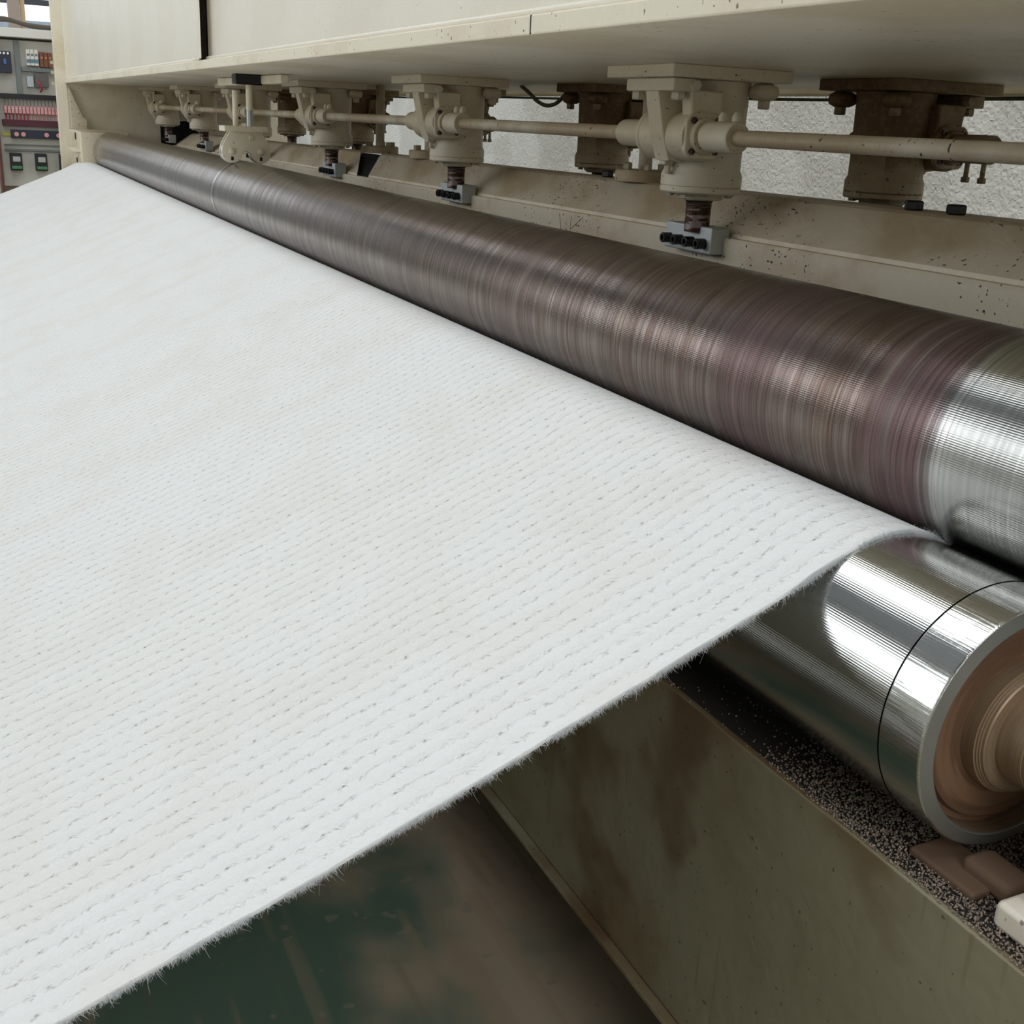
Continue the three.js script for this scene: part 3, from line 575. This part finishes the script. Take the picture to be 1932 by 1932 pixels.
// ---------------------------------------------------------------- open control cabinet at the far left
{
  const X = -13, c = base('control_cabinet', [X, 0, 0]);
  tag(c, 'open grey control cabinet with breakers and wiring left of the machine', 'cabinet');
  const grey = std({ color: 0xdad8ce, roughness: 0.55 }), white = std({ color: 0xf0eee6, roughness: 0.5 }), navy = std({ color: 0x252c3c, roughness: 0.45 }), duct = std({ color: 0x7f8683, roughness: 0.6 }), pink = std({ color: 0xe7a5a5, roughness: 0.5 }), red = std({ color: 0xc23a52, roughness: 0.6 }), green = std({ color: 0x4f8a66, roughness: 0.5 }), brown = std({ color: 0x8a5a42, roughness: 0.6 });
  part('carcass', [box(-0.5, -0.46, 0, 2.22, -0.95, 0.56), box(-0.46, 0, 0, 2.22, -0.95, -0.93), box(-0.46, 0, 0.0, 0.06, -0.93, 0.54)], grey, c);
  part('top_lip', box(-0.5, 0.03, 2.15, 2.232, -0.97, 0.58, 0.006), white, c);
  part('side_panel', box(-0.46, 0, 0, 2.15, 0.535, 0.56), std({ color: 0x6a4038, roughness: 0.6 }), c, 'brown side panel');
  part('back_plate', box(-0.16, -0.14, 0.74, 2.13, -0.9, 0.53), grey, c);
  const br = part('circuit_breaker', box(-0.14, -0.05, 1.82, 2.02, 0.37, 0.49, 0.006), navy, c); part('toggle', box(-0.05, -0.03, 1.9, 1.95, 0.415, 0.44), std({ color: 0x4f78b8, roughness: 0.5 }), br);
  for (let k = 0; k < 3; k++) part('terminal', at(rod(0.012, 0, 0.012, 'x', 12), -0.05, 2.0, 0.395 + k * 0.035), M.steel, br);
  for (let k = 0; k < 3; k++) { const ct = part('contactor', box(-0.14, -0.05, 1.9, 2.05, 0.118 + k * 0.038, 0.153 + k * 0.038, 0.004), white, c); part('front_cover', box(-0.05, -0.045, 1.925, 1.96, 0.12 + k * 0.038, 0.151 + k * 0.038), std({ color: 0x5d8fa8, roughness: 0.5 }), ct); part('coil_face', at(rod(0.012, 0, 0.006, 'x', 14), -0.05, 2.0, 0.135 + k * 0.038), duct, ct); }
  for (let k = 0; k < 3; k++) { const ct = part('contactor', box(-0.14, -0.06, 1.89, 2.03, -0.01 + k * 0.04, 0.027 + k * 0.04, 0.004), brown, c); part('coil_face', at(rod(0.012, 0, 0.006, 'x', 14), -0.06, 1.98, 0.008 + k * 0.04), std({ color: 0xc08a70, roughness: 0.6 }), ct); }
  part('wire_duct', box(-0.14, -0.07, 1.62, 2.12, 0.285, 0.335), duct, c); part('wire_duct', box(-0.14, -0.07, 1.845, 1.885, -0.4, 0.28), duct, c);
  part('relay_box', box(-0.14, -0.03, 1.70, 1.83, 0.04, 0.17, 0.006), std({ color: 0x6b6762, roughness: 0.6 }), c);
  part('power_supply', box(-0.14, -0.06, 1.70, 1.8, 0.175, 0.24, 0.006), std({ color: 0xc4cfd2, roughness: 0.5 }), c);
  part('red_wire', new THREE.TubeGeometry(new THREE.CatmullRomCurve3([[-0.02, 1.76, 0.15], [0, 1.73, 0.13], [-0.02, 1.69, 0.11], [-0.1, 1.66, 0.12]].map((p) => new THREE.Vector3(...p))), 16, 0.008, 8), red, c);
  part('cable_tray', box(-0.14, -0.05, 1.585, 1.63, -0.6, 0.53), M.black, c);
  for (let k = 0; k < 15; k++) { const z = 0.46 - k * 0.034; const tm = part('terminal_block', box(-0.14, -0.06, 1.445, 1.515, z - 0.014, z + 0.014, 0.003), pink, c); part('screw', at(rod(0.008, 0, 0.004, 'x', 10), -0.06, 1.49, z), M.steel, tm); part('top_wire', at(rod(0.004, 1.515, 1.585, 'y', 6), -0.1, 0, z), duct, tm); part('bottom_wire', at(rod(0.006, 1.385, 1.445, 'y', 6), -0.1, 0, z), k < 7 ? red : pink, tm); }
  part('trunking', box(-0.14, -0.06, 1.325, 1.385, -0.6, 0.5), std({ color: 0x5a2a38, roughness: 0.6 }), c);
  const rl = part('relay_rail', box(-0.14, -0.06, 1.21, 1.29, -0.6, 0.43, 0.005), navy, c);
  for (const z of [0.379, 0.315, 0.098, -0.015]) part('pink_cap', at(rod(0.022, 0, 0.012, 'x', 16), -0.06, 1.248, z), pink, rl);
  part('rating_strip', box(-0.14, -0.12, 1.225, 1.262, 0.43, 0.51), std({ color: 0xd6cf6a, roughness: 0.6 }), c, 'yellow strip');
  part('mounting_rail', [box(-0.14, -0.1, 1.085, 1.105, -0.6, 0.5), box(-0.14, -0.1, 1.14, 1.15, -0.6, 0.5)], duct, c);
  for (const z of [0.405, 0.17, -0.06]) { const d = part('drive_unit', box(-0.14, -0.02, 0.9, 1.065, z - 0.056, z + 0.056, 0.006), M.black, c); part('display', box(-0.02, -0.014, 0.985, 1.035, z - 0.04, z + 0.03), std({ color: 0xb8bcb8, roughness: 0.5 }), d); part('connector', box(-0.02, 0.0, 0.915, 0.945, z - 0.05, z + 0.045), green, d); }
}
{
  const pts = [[-13.1, 2.25, 0.7], [-13.1, 2.29, 0.5], [-13.1, 2.30, 0.35], [-13.1, 2.265, 0.2], [-13.1, 2.25, 0.05], [-13.1, 2.246, -0.2]].map((p) => new THREE.Vector3(...p)), c = new THREE.CatmullRomCurve3(pts);
  const g = [0, 0.022, 0.04].map((d, i) => new THREE.TubeGeometry(c, 30, 0.014, 8).translate(i === 1 ? -0.06 : 0.03 * i, d * 0.5, i * 0.02));
  tag(part('cable_bundle', g, std({ color: 0x6a6258, roughness: 0.7 }), scene), 'loose bundle of grey cables lying on top of the control cabinet', 'cables');
}
renderer.render(scene, camera);
